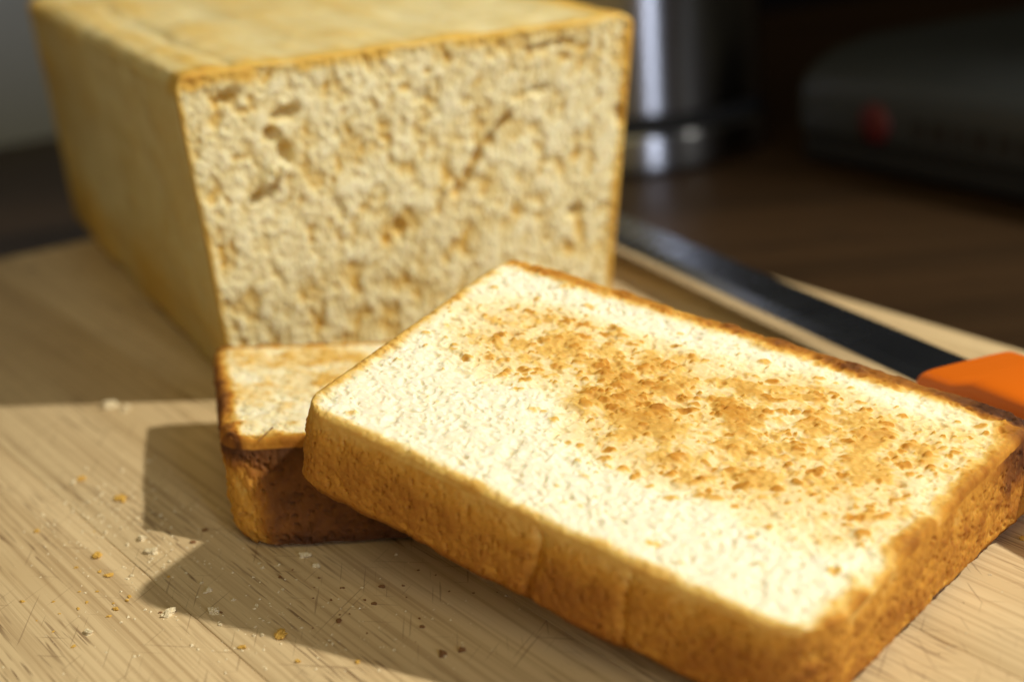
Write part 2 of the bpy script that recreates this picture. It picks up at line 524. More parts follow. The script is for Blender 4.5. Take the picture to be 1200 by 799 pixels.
# ---------------------------------------------------------------- front toast (leans on the other slice)
def toastA_top(shape, size, X, Y, E):
    W, D = size[1], size[0]
    M = (1.0*gauss(X, Y, 6.1, 4.9, 2.1, 1.0, 0.28)+0.50*gauss(X, Y, 2.7, 6.0, 1.9, 0.9, 0.1)+0.55*gauss(X, Y, 8.3, 5.9, 1.5, 1.1, 0.3)
         + 0.5*gauss(X, Y, 6.9, 3.0, 1.9, 0.8, 0.2)+0.35*gauss(X, Y, 2.6, 4.2, 1.5, 0.8)+0.3*gauss(X, Y, 9.4, 3.6, 0.9, 1.6)
         - 0.35*gauss(X, Y, 8.8, 7.4, 0.9, 0.35, 0.2)-0.3*gauss(X, Y, 3.3, 7.3, 0.9, 0.4)-0.3*gauss(X, Y, 3.5, 3.2, 0.5, 1.2, -0.3))
    M = np.clip(M*1.3+0.09, 0, 1.1)*sstep(0.9, 2.4, Y+0.25*(X-5)*0.3)
    n_big = fbm(shape, size, 0.9, 3)
    n_mid = fbm(shape, size, 0.28, 3)
    n_fine = fbm(shape, size, 0.09, 2)
    n_cl = fbm(shape, size, 0.34, 4, 0.75)
    pit = stamp(shape, size, pores(5600, size, 0.025, 0.11, 0.066, 2.0, 0.5, 0.7))
    big = stamp(shape, size, pores(170, size, 0.07, 0.16, 0.10, 1.8, 0.5, 0.6))
    # raised browned crumbs
    sp_ = []
    k = 0
    while k < 640:
        x, y = rng.random()*W, rng.random()*D
        i, j = int(y/D*(shape[0]-1)), int(x/W*(shape[1]-1))
        if rng.random() < M[i, j]**1.3+0.07:
            r = 0.03+0.09*rng.random()**2.6
            sp_.append((x, y, r*(1.2+0.9*rng.random()), r*0.85, 0.65+rng.normal(0, 0.3), 0.4+0.6*rng.random()))
            k += 1
    spots = stamp(shape, size, sp_)
    spots = np.clip(spots*(1.0+0.6*n_fine+0.3*n_mid), 0, 1.3)
    spots = sstep(0.10, 0.55, spots)*np.clip(spots+0.3, 0, 1)
    clump = sstep(0.36, 0.95, M*0.56+0.52*n_cl)*np.clip(M*1.6, 0, 1)
    flat = fbm(shape, size, 0.5, 2)
    h = 0.05*fbm(shape, size, 3.0, 1)+(0.030*n_big+0.024*n_mid+0.016*n_fine-pit*(1-0.45*clump)-big*0.7+0.045*spots+0.035*clump)*(0.45+0.55*sstep(0.05, 0.5, E))
    pitn = np.clip(pit/0.07+big/0.1, 0, 1)
    tv = 0.04+0.14*sstep(0.05, 0.6, M)+0.08*sstep(0.3, 1.0, M)+0.05*flat*sstep(0.1, 0.5, M)+0.10*gauss(X, Y, 6.3, 4.9, 1.5, 0.6, 0.3)*sstep(-0.5, 0.5, n_cl)+0.145*clump*(1-0.5*pitn)+(0.11+0.15*(1-clump))*spots+0.035*pitn
    # edges: burnt far edge, brown right edge, golden near and left edge
    dn, df, dl, dr = Y, D-Y, X, W-X
    rag = 0.6*n_mid+0.5*n_big
    far = sstep(0.72, 0.28, df-0.20*rag)*(0.43+0.26*sstep(2, 9, X)+0.16*n_mid)
    rgt = sstep(0.62, 0.02, dr-0.22*rag)*(0.36+0.16*n_mid)+0.10*sstep(0.22, 0, dr)
    lef = sstep(0.45, 0.05, dl-0.14*rag)*(0.31+0.10*n_mid)
    nea = sstep(0.36, 0.02, dn-0.06*rag)*(0.36+0.05*n_mid)
    cor = gauss(X, Y, W, D, 0.9, 0.7)*0.35
    tv = np.maximum.reduce([tv, far+0.08, rgt+0.1, lef+0.1, nea+0.06])+cor
    h = h+0.05*sstep(0.9, 0.2, dr)*n_mid+0.08*sstep(0.8, 0.35, df)*(0.7+0.5*n_mid)*sstep(0.1, 1.5, dr)
    return h, np.clip(tv, 0.0, 0.97)

def toastA_side(shape, size, Z, AR, lt, W, D):
    n1 = fbm(shape, size, 0.9, 3); n2 = fbm(shape, size, 0.22, 3); n3 = fbm(shape, size, 0.07, 2)
    pit = stamp(shape, size, pores(2600, size, 0.025, 0.075, 0.05, 1.6, 1.57, 0.6))
    u = lt[None, :, 0]; v = lt[None, :, 1]
    near = sstep(1.2, 0.4, v)*np.ones_like(Z)
    right = sstep(9.9, 10.6, u)*np.ones_like(Z)
    far = sstep(7.0, 7.6, v)*np.ones_like(Z)
    h = 0.05*n1+0.03*n2+0.02*n3-pit*1.3
    g1 = np.exp(-((u-5.72-0.06*np.sin(Z*3))/0.10)**2)*near
    g2 = np.exp(-((u-7.55+0.05*np.sin(Z*2.4))/0.09)**2)*near
    h = h-0.13*g1-0.07*g2+0.05*np.exp(-((u-6.6)/0.6)**2)*near
    q = Z/size[0]
    tv = 0.465+0.05*n1+0.05*n2+0.04*n3+0.10*sstep(0, 0.45, q)+0.04*q
    tv = tv+near*(0.11*np.exp(-((u-6.6)/0.75)**2)*sstep(0.0, 0.5, q)-0.10*g1*(1-q)-0.10*g2*(1-q)-0.03*sstep(0.3, 0.0, q))
    tv = tv+0.05*near*sstep(8.2, 9.5, u)+0.06*right*sstep(0.6, 0.0, q)+right*0.07*n2+0.16*right*sstep(5.5, 8.5, v)*sstep(0.75, 0.1, q)
    tv = tv+far*(0.25*sstep(0.8, 0, q))
    tv = tv+0.10*sstep(0.86, 1.0, q)
    return h, np.clip(tv, 0.05, 0.97)

OA = np.array([-4.351, 27.777, 2.062])
RA = euler_frame(OA, 0.037, 0.197, -0.631)
TA = 1.86
rootA = empty('toast_slice', OA*1.0)
put(rootA, 'large toasted bread slice in front, browned in the middle, leaning on the other slice', 'toast', 'toasted slices on the board')
frA = (OA+RA[:, 2]*TA, RA[:, 0], RA[:, 1], RA[:, 2])
res = slab(frA, [(0.18, -0.18), (10.72, -0.28), (11.05, 9.05), (-0.72, 7.95)],
           [(0.04, -0.20), (10.80, -0.38), (11.55, 8.95), (-0.60, 8.0)], TA, (0.75, 1.0, 0.6, 1.0),
           640, 500, 80, toastA_top, toastA_side, 0.17, 0.10)
emit('crumb', 'crust', 'underside', *res, M_crumb, M_crust, rootA)

# ---------------------------------------------------------------- rear toast, flat on the board
def toastB_top(shape, size, X, Y, E):
    W, D = size[1], size[0]
    n_big = fbm(shape, size, 0.8, 3); n_mid = fbm(shape, size, 0.25, 3); n_fine = fbm(shape, size, 0.09, 2)
    pit = stamp(shape, size, pores(900, size, 0.03, 0.10, 0.05, 1.8, 0.0, 0.7))
    M = 0.75*gauss(X, Y, 1.9, 4.9, 1.3, 0.7)+0.45*gauss(X, Y, 1.0, 2.6, 0.8, 0.9)+0.4*gauss(X, Y, 2.6, 3.0, 0.7, 0.9)+0.35*gauss(X, Y, 0.6, 5.6, 0.5, 0.6)
    blob = sstep(-0.25, 0.75, M+0.5*n_big*0.7+0.3*n_mid-0.15)
    h = 0.03*n_big+0.03*n_mid+0.018*n_fine-pit+0.02*blob
    tv = 0.13+0.05*n_big+0.30*blob*(0.55+0.4*sstep(-0.2, 0.5, n_mid))
    rag = 0.6*n_mid+0.5*n_big
    far = sstep(0.60, 0.08, D-Y-0.16*rag)*(0.60+0.16*n_mid)
    lef = sstep(0.60, 0.08, X-0.16*rag)*(0.62+0.18*n_mid)
    nea = sstep(0.55, 0.0, Y-0.16*rag)*(0.46+0.14*n_mid)
    tv = np.maximum.reduce([tv, far+0.1, lef+0.1, nea+0.1])
    return h, np.clip(tv, 0, 0.95)

def toastB_side(shape, size, Z, AR, lt, W, D):
    n1 = fbm(shape, size, 0.8, 3); n2 = fbm(shape, size, 0.2, 3); n3 = fbm(shape, size, 0.07, 2)
    pit = stamp(shape, size, pores(1700, size, 0.02, 0.08, 0.06, 1.6, 0.0, 0.8))
    u = lt[None, :, 0]; v = lt[None, :, 1]
    q = Z/size[0]
    left = sstep(0.75, 0.15, u)*np.ones_like(Z)
    h = 0.05*n1+0.045*n2+0.03*n3-pit*1.8
    tv = 0.83+0.05*n1+0.06*n2+0.03*n3-0.33*left*sstep(0.05, 0.3, q)+0.10*sstep(0.22, 0.02, q)+0.06*sstep(0.85, 1, q)  # dark crust; paler left corner has bounce light off the board painted in
    return h, np.clip(tv, 0.1, 0.95)

OB = np.array([-5.76, 29.2, 0.06])
RB = euler_frame(OB, 0, 0, 0.157)
TB = 1.95
rootB = empty('toast_slice', OB)
put(rootB, 'smaller toasted slice with dark crust lying flat on the board, half under the front slice', 'toast', 'toasted slices on the board')
frB = (OB+RB[:, 2]*TB, RB[:, 0], RB[:, 1], RB[:, 2])
res = slab(frB, [(-0.16, 0.85), (4.9, 0.15), (4.9, 5.75), (-0.26, 7.05)],
           [(0.0, -0.34), (5.0, -1.10), (4.9, 5.8), (-0.05, 6.75)], TB, (0.75, 0.5, 0.5, 0.55),
           250, 300, 70, toastB_top, toastB_side, 0.22, 0.2)
emit('crumb', 'crust', 'underside', *res, M_crumb, M_crust, rootB)

# ---------------------------------------------------------------- the loaf
def loaf_top(shape, size, X, Y, E):
    W, D = size[1], size[0]
    n_big = fbm(shape, size, 1.4, 3); n_mid = fbm(shape, size, 0.34, 3, aspect=(1.5, 1)); n_fine = fbm(shape, size, 0.11, 2)
    pit = stamp(shape, size, pores(2300, size, 0.07, 0.24, 0.20, 2.0, 1.57, 0.8))
    small = stamp(shape, size, pores(4200, size, 0.04, 0.10, 0.09, 1.8, 1.57, 0.8))
    tears = [(2.25, 7.0, 0.42, 0.20, 0.35, 0.32), (1.85, 6.55, 0.22, 0.26, 0.9, 0.26), (2.10, 6.05, 0.20, 0.36, 0.1, 0.36), (1.5, 5.1, 0.42, 0.2, 0.4, 0.24), (1.05, 7.6, 0.35, 0.2, 0.5, 0.2),
             (7.25, 5.85, 0.42, 0.13, 0.75, 0.36), (6.95, 5.55, 0.36, 0.15, 0.9, 0.38), (6.65, 5.15, 0.40, 0.16, 1.1, 0.40), (6.42, 4.75, 0.36, 0.16, 1.15, 0.36), (6.2, 4.4, 0.34, 0.18, 0.95, 0.30),
             (9.35, 3.25, 0.30, 0.24, 0.3, 0.30), (4.6, 3.6, 0.18, 0.4, 0.1, 0.16), (8.2, 6.6, 0.4, 0.2, 0.2, 0.14), (8.4, 7.7, 0.7, 0.16, 0.1, 0.2),
             (3.2, 4.4, 0.18, 0.4, 0.2, 0.16), (10.4, 5.6, 0.18, 0.35, 0.2, 0.14), (5.3, 6.9, 0.3, 0.2, 0.4, 0.12)]
    tear = stamp(shape, size, tears)
    tuft = stamp(shape, size, [(1.85, 5.62, 0.30, 0.19, 0.7, 0.34), (1.65, 5.42, 0.22, 0.17, 0.2, 0.28), (2.0, 5.75, 0.12, 0.12, 0, 0.25), (5.9, 4.5, 0.2, 0.12, 0.9, 0.12)])
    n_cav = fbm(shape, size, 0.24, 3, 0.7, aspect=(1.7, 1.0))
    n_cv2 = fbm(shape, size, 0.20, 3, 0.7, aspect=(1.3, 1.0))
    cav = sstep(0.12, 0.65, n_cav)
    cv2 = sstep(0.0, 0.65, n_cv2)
    bub = stamp(shape, size, pores(9000, size, 0.035, 0.13, 0.085, 1.9, 1.57, 0.5))
    n_st = fbm(shape, size, 0.15, 3, 0.7, aspect=(2.6, 1))
    h = -0.015*sstep(0.1, 0.8, n_st)+0.045*n_big+0.02*fbm(shape, size, 0.8, 2)-0.66*bub-0.06*cav-0.025*cv2-1.1*np.clip(tear+0.10*(tear > 0.02)*n_cv2, 0, 1)+tuft*(1+0.5*n_fine)
    h = h*sstep(0.0, 0.15, E)+0.0
    tv = 0.05+0.03*n_big+0.02*n_mid+0.15*cav+0.07*cv2+0.09*sstep(0.1, 0.8, n_st)+0.12*np.clip(bub/0.08, 0, 1)+0.17*np.clip(tear/0.3, 0, 1)-0.14*np.clip(tuft*6, 0, 1)  # darker pores and cavities: yellower walls plus some painted-in shade
    rag = 0.6*n_mid+0.5*n_big
    edge = sstep(0.20, 0.02, E-0.05*rag)*(0.32+0.07*n_mid)
    rr = sstep(0.42, 0.10, W-X-0.12*rag)*(0.42+0.08*n_mid)
    tp = sstep(0.55, 0.08, D-Y-0.22*rag)*(0.31+0.09*n_mid)+0.12*gauss(X, Y, 0.5, D, 0.9, 0.5)
    tv = np.maximum.reduce([tv, edge+0.06, rr+0.05, tp+0.03])
    return h, np.clip(tv, 0.0, 0.9)

def loaf_side(shape, size, Z, AR, lt, W, D):
    n1 = fbm(shape, size, 2.2, 3); n2 = fbm(shape, size, 0.5, 3); n3 = fbm(shape, size, 0.14, 2)
    str_ = fbm(shape, size, 0.5, 3, aspect=(9, 1))      # wrinkles that run along the loaf
    u = lt[None, :, 0]; v = lt[None, :, 1]
    top = sstep(7.4, 8.0, v)*np.ones_like(Z)
    lft = sstep(0.7, 0.3, u)*np.ones_like(Z)
    rgt = sstep(11.2, 11.7, u)*np.ones_like(Z)
    crease = np.exp(-((u-1.35-0.12*np.sin(Z*0.9))/0.16)**2)*top
    h = 0.14*n1+0.03*n2+0.012*n3+0.035*str_*top+0.02*str_-0.07*crease-0.10*np.exp(-((v-4.2)/1.9)**2)*lft-rgt*(0.16*np.exp(-((v-3.4)/1.3)**2)+0.05*np.sin(v*4.2))*sstep(3, 0.3, Z)
    tv = 0.27+0.07*n1+0.035*n2+0.03*str_
    tv = tv-0.09*lft*sstep(1.0, 3.5, v)+top*(-0.07+0.07*np.clip(str_, 0, 1))+top*0.13*sstep(1.3, 0.3, u)+0.10*lft*sstep(2.4, 0.2, v)+0.16*rgt
    tv = tv+0.14*top*sstep(1.1, 0.0, Z-0.25*n2)+0.12*sstep(14, 21, Z)*lft
    return h, np.clip(tv, 0.03, 0.9)

yaw = 0.42
eU = np.array([math.cos(yaw), math.sin(yaw), 0]); eN = np.array([math.sin(yaw), -math.cos(yaw), 0])
OL = np.array([-7.39, 37.388, 0.0])
rootL = empty('bread_loaf', OL)
put(rootL, 'tall uncut white bread loaf with its torn crumb face towards the viewer', 'bread loaf')
HL = 8.19
quad = [(0.49, 0.03), (11.10, 0.03), (12.30, HL+0.10), (-0.10, HL+0.06)]
quadb = [(0.49, 0.03), (11.10, 0.03), (12.2, HL+0.0), (-0.05, HL+0.0)]
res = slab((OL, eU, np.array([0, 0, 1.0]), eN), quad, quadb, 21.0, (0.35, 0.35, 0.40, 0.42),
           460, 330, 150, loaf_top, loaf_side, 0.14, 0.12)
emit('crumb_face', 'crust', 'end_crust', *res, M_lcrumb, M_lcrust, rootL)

# ---------------------------------------------------------------- knife
KD = np.array([0.395, -0.9187]); kaz = math.atan2(KD[1], KD[0])
kn = empty('bread_knife', (9.35, 33.6, 0.0), kaz)
put(kn, 'kitchen knife with bright orange handle and dark blade at the right edge of the board', 'knife')
# local x: towards the handle end, local y: away from the bread (left of x is +y) -> far side is +y
def knife_blade():
    V, F = [], []
    n = 26
    for i in range(n+1):
        t = i/n
        x = -20.9+22.1*t
        wv = 1.6*min(1, (0.18+(t/0.22)**0.75*0.82)) if t < 0.22 else 1.6
        hi = 1.2 ; lo = hi-wv
        zz = 0.98-0.25*(1-t)
        V += [(x, lo, zz-0.01), (x, hi, zz+0.12-0.06), (x, hi, zz+0.20-0.06), (x, lo+0.45, zz+0.075)]
    for i in range(n):
        a, b = 4*i, 4*(i+1)
        for k in range(4):
            F.append((a+k, a+(k+1) % 4, b+(k+1) % 4, b+k))
    F.append((3, 2, 1, 0)); F.append((4*n, 4*n+1, 4*n+2, 4*n+3))
    return poly_obj('blade', V, F, M_blade, kn)
knife_blade()
def knife_handle():
    secs = [(1.08, 1.2, 0.42, 1.6), (1.12, 1.3, 0.35, 1.7), (1.3, 1.36, 0.3, 1.78), (2.2, 1.35, 0.10, 1.85), (3.0, 1.45, 0.02, 2.15), (6.0, 1.4, 0.02, 2.25), (9.0, 1.45, 0.02, 2.2), (11.0, 1.5, 0.05, 2.1), (11.8, 1.2, 0.3, 1.8)]
    V, F = [], []
    n = 48
    for x, hw, z0, z1 in secs:
        zc, hz = (z0+z1)/2, (z1-z0)/2
        for k in range(n):
            a = 2*math.pi*k/n
            c, s = math.cos(a), math.sin(a)
            p = 7.0
            V.append((x, hw*math.copysign(abs(c)**(2/p), c), zc+hz*math.copysign(abs(s)**(2/p), s)))
    for i in range(len(secs)-1):
        for k in range(n):
            F.append((i*n+k, i*n+(k+1) % n, (i+1)*n+(k+1) % n, (i+1)*n+k))
    F.append(tuple(range(n-1, -1, -1))); F.append(tuple((len(secs)-1)*n+k for k in range(n)))
    o = poly_obj('handle', V, F, M_orange, kn, smooth=True, bevel=0.12)
    pass
    return o
knife_handle()

# ---------------------------------------------------------------- steel canister on the counter
cn = empty('steel_canister', (5.9, 72.6, -2.0))
cn.scale = (1.08, 1.08, 1)
put(cn, 'brushed steel canister with black ring standing behind the loaf', 'canister')
lathe('base', [(0.1, 0.0), (5.5, 0.0), (5.6, 0.01), (5.85, 0.15), (5.9, 0.3), (5.9, 0.4), (5.9, 1.5), (5.88, 1.6), (5.7, 1.73), (5.6, 1.75), (0.1, 1.75)], M_steel, cn)
lathe('ring', [(5.5, 1.74), (5.6, 1.75), (5.6, 2.45), (5.5, 2.46)], M_rub, cn)
lathe('body', [(0.1, 2.45), (5.55, 2.45), (5.65, 2.46), (5.74, 2.55), (5.75, 2.62), (5.75, 2.8), (5.75, 19.3), (5.75, 19.5), (5.6, 19.75), (5.5, 19.8), (0.1, 19.8)], M_steel, cn)
lathe('lid', [(5.3, 19.75), (5.5, 19.9), (5.5, 21.2), (5.0, 21.7), (0.1, 21.9)], M_rub, cn)

# ---------------------------------------------------------------- grey appliance on the right
ap = empty('kitchen_appliance', (12.5, 66.7, -2.0), AZ)
put(ap, 'low dark grey kitchen appliance with red round badge behind the knife', 'appliance')
LX = 34.0
prof = [(0.0, 1.55), (-0.02, 3.0), (0.05, 3.5), (0.3, 3.95), (0.9, 4.35), (1.9, 4.75), (4.1, 5.05), (9.0, 4.98), (15.0, 4.8), (22.0, 4.6), (24.0, 4.2), (24.4, 3.0), (24.4, 1.55)]
V = []; F = []
n = len(prof)
xs = [0.0, 0.25, 0.9, LX-0.9, LX-0.25, LX]
ins = [0.5, 0.15, 0, 0, 0.15, 0.5]
for x, k in zip(xs, ins):
    for d, z in prof:
        V.append((x, d+(k if d < 12 else -k), z-(k if z > 2 else 0)))
for i in range(len(xs)-1):
    for k in range(n):
        F.append((i*n+k, (i+1)*n+k, (i+1)*n+(k+1) % n, i*n+(k+1) % n))
F.append(tuple(range(n))); F.append(tuple((len(xs)-1)*n+k for k in range(n-1, -1, -1)))
poly_obj('housing', V, F, M_grey, ap, bevel=0.12)
box('base', (0.3, 0.35, 0.35), (LX-0.3, 24.0, 1.57), M_rub, ap, bevel=0.1)
for fx in (2.2, LX-2.2):
    for fy in (2.0, 22.0):
        f = lathe('foot', [(0.05, 0.0), (0.7, 0.0), (0.75, 0.38), (0.05, 0.38)], M_rub, ap, 24)
        f.location = Vector((fx, fy, 0))*S
bdg = lathe('badge', [(0.02, 0.14), (0.72, 0.14), (0.80, 0.06), (0.80, -0.05)], M_red, ap, 40)
bdg.location = Vector((4.6, -0.02, 2.35))*S
bdg.rotation_euler = (math.radians(90), 0, 0)
x = 6.6
for k in range(7):
    wd = (0.5, 0.8, 0.45, 0.9, 0.6, 0.75, 0.5)[k]
    mk = box('mark', (x, -0.05, 2.0), (x+wd, -0.01, 2.75), M_print, ap)
    x += wd+0.35

# ---------------------------------------------------------------- crumbs
def crumb_mesh(name, seed, mt, squash):
    rr = random.Random(seed)
    import bmesh
    bm = bmesh.new()
    bmesh.ops.create_icosphere(bm, subdivisions=3, radius=1.0)
    ph = [rr.random()*6 for _ in range(6)]
    for v in bm.verts:
        c = v.co
        k = 1+0.28*math.sin(3.1*c.x+ph[0])*math.sin(2.7*c.y+ph[1])+0.2*math.sin(5*c.z+ph[2]+2*c.x)+0.22*math.sin(9*c.x+ph[3])*math.sin(8*c.y+ph[4])+rr.uniform(-0.13, 0.13)
        v.co = Vector((c.x*k, c.y*k*0.72, c.z*k*squash))*S
    me = bpy.data.meshes.new(name)
    bm.to_mesh(me); bm.free()
    me.materials.append(mt)
    return me
M_cpale = plain('pale_crumb', (0.70, 0.58, 0.36), 0.8, bscale=900, bump=0.4, var=0.1)
M_cgold = plain('golden_crumb', (0.62, 0.36, 0.06), 0.75, bscale=900, bump=0.4, var=0.2)
M_cdark = plain('dark_crumb', (0.22, 0.10, 0.03), 0.75, bscale=900, bump=0.4, var=0.3)
CM = {k: [crumb_mesh('bread_crumb', s+i, mt, sq) for i in range(3)] for k, s, mt, sq in (('pale', 10, M_cpale, 0.6), ('gold', 20, M_cgold, 0.42), ('dark', 30, M_cdark, 0.45))}

def crumb(x, y, r, kind, label, group=None, seed=[0]):
    seed[0] += 1
    me = CM[kind][seed[0] % 3]
    o = bpy.data.objects.new('bread_crumb', me)
    col.objects.link(o)
    o.location = Vector((x, y, r*0.22))*S
    r = r*0.7 if kind == 'dark' else r
    o.scale = (r, r, r)
    o.rotation_euler = (random.uniform(-0.2, 0.2), random.uniform(-0.2, 0.2), random.uniform(0, 6.28))
    put(o, label, 'crumb', group)
    return o

def fibre():
    V, F = [], []
    pts = [(0.62, 0.72, TB-0.02), (0.74, 0.80, TB+0.05), (0.86, 0.90, TB+0.10), (0.93, 0.97, TB+0.13)]
    for p, rr in zip(pts, (0.008, 0.010, 0.010, 0.022)):
        c = OB+RB @ np.array(p)
        for k in range(6): V.append((c[0]+rr*math.cos(k*1.047), c[1], c[2]+rr*math.sin(k*1.047)))
    for i in range(3):
        for k in range(6): F.append((i*6+k, i*6+(k+1) % 6, i*6+6+(k+1) % 6, i*6+6+k))
    F.append(tuple(range(18, 24))); F.append(tuple(range(5, -1, -1)))
    put(poly_obj('crumb_fibre', V, F, M_cdark), 'thin dark fibre with a knob standing on the near edge of the smaller slice', 'fibre')
fibre()

def dust():
    """powder and tiny flakes too small to count: joined irregular tetrahedra"""
    V, F = [], []
    def piece(x, y, r):
        k = len(V)
        a0 = random.uniform(0, 6.28)
        for q in range(4):
            a = a0+q*1.57+random.uniform(-0.5, 0.5)
            rr = r*random.uniform(0.6, 1.3)
            V.append((x+rr*math.cos(a), y+rr*math.sin(a), random.uniform(0.001, 0.006)))
        V.append((x+random.uniform(-.3, .3)*r, y+random.uniform(-.3, .3)*r, r*random.uniform(0.5, 1.1)))
        for q in range(4): F.append((k+q, k+(q+1) % 4, k+4))
    for cx, cy, sx, sy, n in ((-8.9, 31.4, 0.8, 1.1, 420), (-7.4, 29.6, 0.6, 1.2, 130), (-4.2, 25.6, 1.9, 0.9, 200), (-7.3, 27.6, 2.2, 1.6, 160), (-6.4, 28.6, 0.8, 1.0, 60), (8.6, 24.5, 1.2, 1.6, 60)):
        for _ in range(n):
            piece(random.gauss(cx, sx), random.gauss(cy, sy), 0.012+0.03*random.random()**3)
    o = poly_obj('crumb_dust', V, F, M_cpale)
    put(o, 'fine pale bread dust powdered over the board around the slices', 'crumb dust', kind='stuff')
dust()

crumb(-9.92, 33.28, 0.110, 'gold', 'largest golden crumb left of the shadow, upper of two bright orange ones', 'crumbs scattered on the board')
crumb(-8.75, 32.01, 0.142, 'gold', 'bright orange crumb flake just below and right of another orange crumb', 'crumbs scattered on the board')
crumb(-10.25, 30.68, 0.068, 'gold', 'small lone golden crumb far left on the sunlit board', 'crumbs scattered on the board')
crumb(-8.67, 29.31, 0.115, 'gold', 'thin yellow flake lying midway between the orange crumbs and the board bottom', 'crumbs scattered on the board')
crumb(-8.23, 28.40, 0.080, 'gold', 'brownish golden crumb just below the thin yellow flake', 'crumbs scattered on the board')
crumb(-7.65, 27.31, 0.046, 'gold', 'tiny golden crumb on the board groove, left of the shadow tip', 'crumbs scattered on the board')
crumb(-7.80, 27.00, 0.061, 'gold', 'olive golden crumb below left of the pointed shadow tip', 'crumbs scattered on the board')
crumb(-6.74, 26.66, 0.121, 'pale', 'chunky pale crumb just below the pointed tip of the shadow', 'crumbs scattered on the board')
crumb(-6.91, 26.75, 0.046, 'dark', 'tiny dark crumb touching the chunky pale crumb below the shadow tip', 'crumbs scattered on the board')
crumb(-7.56, 29.30, 0.131, 'pale', 'pale crumb half in shadow at the left border of the shadow', 'crumbs scattered on the board')
crumb(-7.90, 29.96, 0.100, 'pale', 'white upright crumb glowing at the left border of the shadow', 'crumbs scattered on the board')
crumb(-6.62, 30.17, 0.084, 'dark', 'dark pointed crumb inside the shadow, left of the rear slice', 'crumbs scattered on the board')
crumb(-6.78, 29.64, 0.083, 'dark', 'dark crumb inside the shadow beside a matching dark crumb, lower left one', 'crumbs scattered on the board')
crumb(-5.90, 26.61, 0.106, 'pale', 'round white crumb on the lower border of the shadow', 'crumbs scattered on the board')
crumb(-5.75, 26.59, 0.045, 'dark', 'tiny dark crumb right beside the round white crumb on the shadow border', 'crumbs scattered on the board')
crumb(-8.12, 26.14, 0.089, 'pale', 'whitish flat crumb on the sunlit board near the bottom left', 'crumbs scattered on the board')
crumb(-8.29, 25.68, 0.044, 'gold', 'tiny golden crumb below the whitish flat crumb near bottom left', 'crumbs scattered on the board')
crumb(-10.05, 33.12, 0.073, 'pale', 'grey pale crumb touching the upper orange crumb', 'crumbs scattered on the board')
crumb(-4.52, 25.57, 0.132, 'gold', 'long golden flake across the shadow border at the bottom', 'crumbs scattered on the board')
crumb(-5.17, 25.24, 0.072, 'gold', 'yellow crumb on the sunlit board below the shadow, left of the long flake', 'crumbs scattered on the board')
crumb(-4.12, 28.21, 0.079, 'pale', 'white crumb in the shadow in front of the rear slice', 'crumbs scattered on the board')
crumb(-4.40, 28.68, 0.113, 'pale', 'pale crumb touching the bottom of the rear slice crust', 'crumbs scattered on the board')
crumb(-2.77, 27.17, 0.092, 'dark', 'brown crumb in the middle of the shadow between the two slices', 'crumbs scattered on the board')
crumb(-2.88, 26.52, 0.075, 'dark', 'brown crumb in the shadow just below another brown one', 'crumbs scattered on the board')
crumb(-3.50, 25.96, 0.089, 'dark', 'thin dark crumb sliver low in the shadow', 'crumbs scattered on the board')
crumb(-1.57, 24.51, 0.127, 'dark', 'round reddish brown crumb, largest dark one at the bottom in the shadow', 'crumbs scattered on the board')
crumb(-1.24, 24.61, 0.099, 'dark', 'flat brown crumb right beside the round reddish brown one', 'crumbs scattered on the board')
crumb(-1.96, 25.54, 0.073, 'dark', 'dark crumb in the shadow above the round reddish brown one', 'crumbs scattered on the board')
crumb(-4.11, 24.63, 0.057, 'gold', 'small yellow crumb at the bottom below the long golden flake', 'crumbs scattered on the board')
crumb(-3.05, 24.47, 0.056, 'gold', 'small yellow crumb at the bottom edge under the shadow border', 'crumbs scattered on the board')
crumb(-6.13, 27.47, 0.078, 'pale', 'pale crumb in the shadow above the round white crumb', 'crumbs scattered on the board')
crumb(-4.79, 27.84, 0.063, 'dark', 'dark crumb in the shadow under the rear slice corner', 'crumbs scattered on the board')
crumb(-10.21, 37.76, 0.184, 'pale', 'left one of two pale crumbs on the straight loaf shadow edge', 'crumbs scattered on the board')
crumb(-9.77, 37.51, 0.142, 'pale', 'right one of two pale crumbs on the straight loaf shadow edge', 'crumbs scattered on the board')
crumb(9.49, 27.37, 0.077, 'gold', 'golden crumb at the far right beside the large slice', 'crumbs scattered on the board')
crumb(-8.54, 34.04, 0.049, 'pale', 'minute pale crumb in the sunlit sprinkle left of the shadow', 'minute pale crumbs in the sunlit sprinkle left of the shadow')
crumb(-9.34, 32.12, 0.035, 'pale', 'minute pale crumb in the sunlit sprinkle left of the shadow', 'minute pale crumbs in the sunlit sprinkle left of the shadow')
crumb(-9.97, 32.02, 0.044, 'pale', 'minute pale crumb in the sunlit sprinkle left of the shadow', 'minute pale crumbs in the sunlit sprinkle left of the shadow')
crumb(-7.43, 31.21, 0.037, 'pale', 'minute pale crumb in the sunlit sprinkle left of the shadow', 'minute pale crumbs in the sunlit sprinkle left of the shadow')
crumb(-9.26, 32.31, 0.045, 'pale', 'minute pale crumb in the sunlit sprinkle left of the shadow', 'minute pale crumbs in the sunlit sprinkle left of the shadow')
crumb(-9.07, 31.24, 0.041, 'pale', 'minute pale crumb in the sunlit sprinkle left of the shadow', 'minute pale crumbs in the sunlit sprinkle left of the shadow')
crumb(-8.59, 31.77, 0.022, 'pale', 'minute pale crumb in the sunlit sprinkle left of the shadow', 'minute pale crumbs in the sunlit sprinkle left of the shadow')
crumb(-8.18, 31.04, 0.031, 'pale', 'minute pale crumb in the sunlit sprinkle left of the shadow', 'minute pale crumbs in the sunlit sprinkle left of the shadow')
crumb(-8.96, 31.17, 0.036, 'pale', 'minute pale crumb in the sunlit sprinkle left of the shadow', 'minute pale crumbs in the sunlit sprinkle left of the shadow')
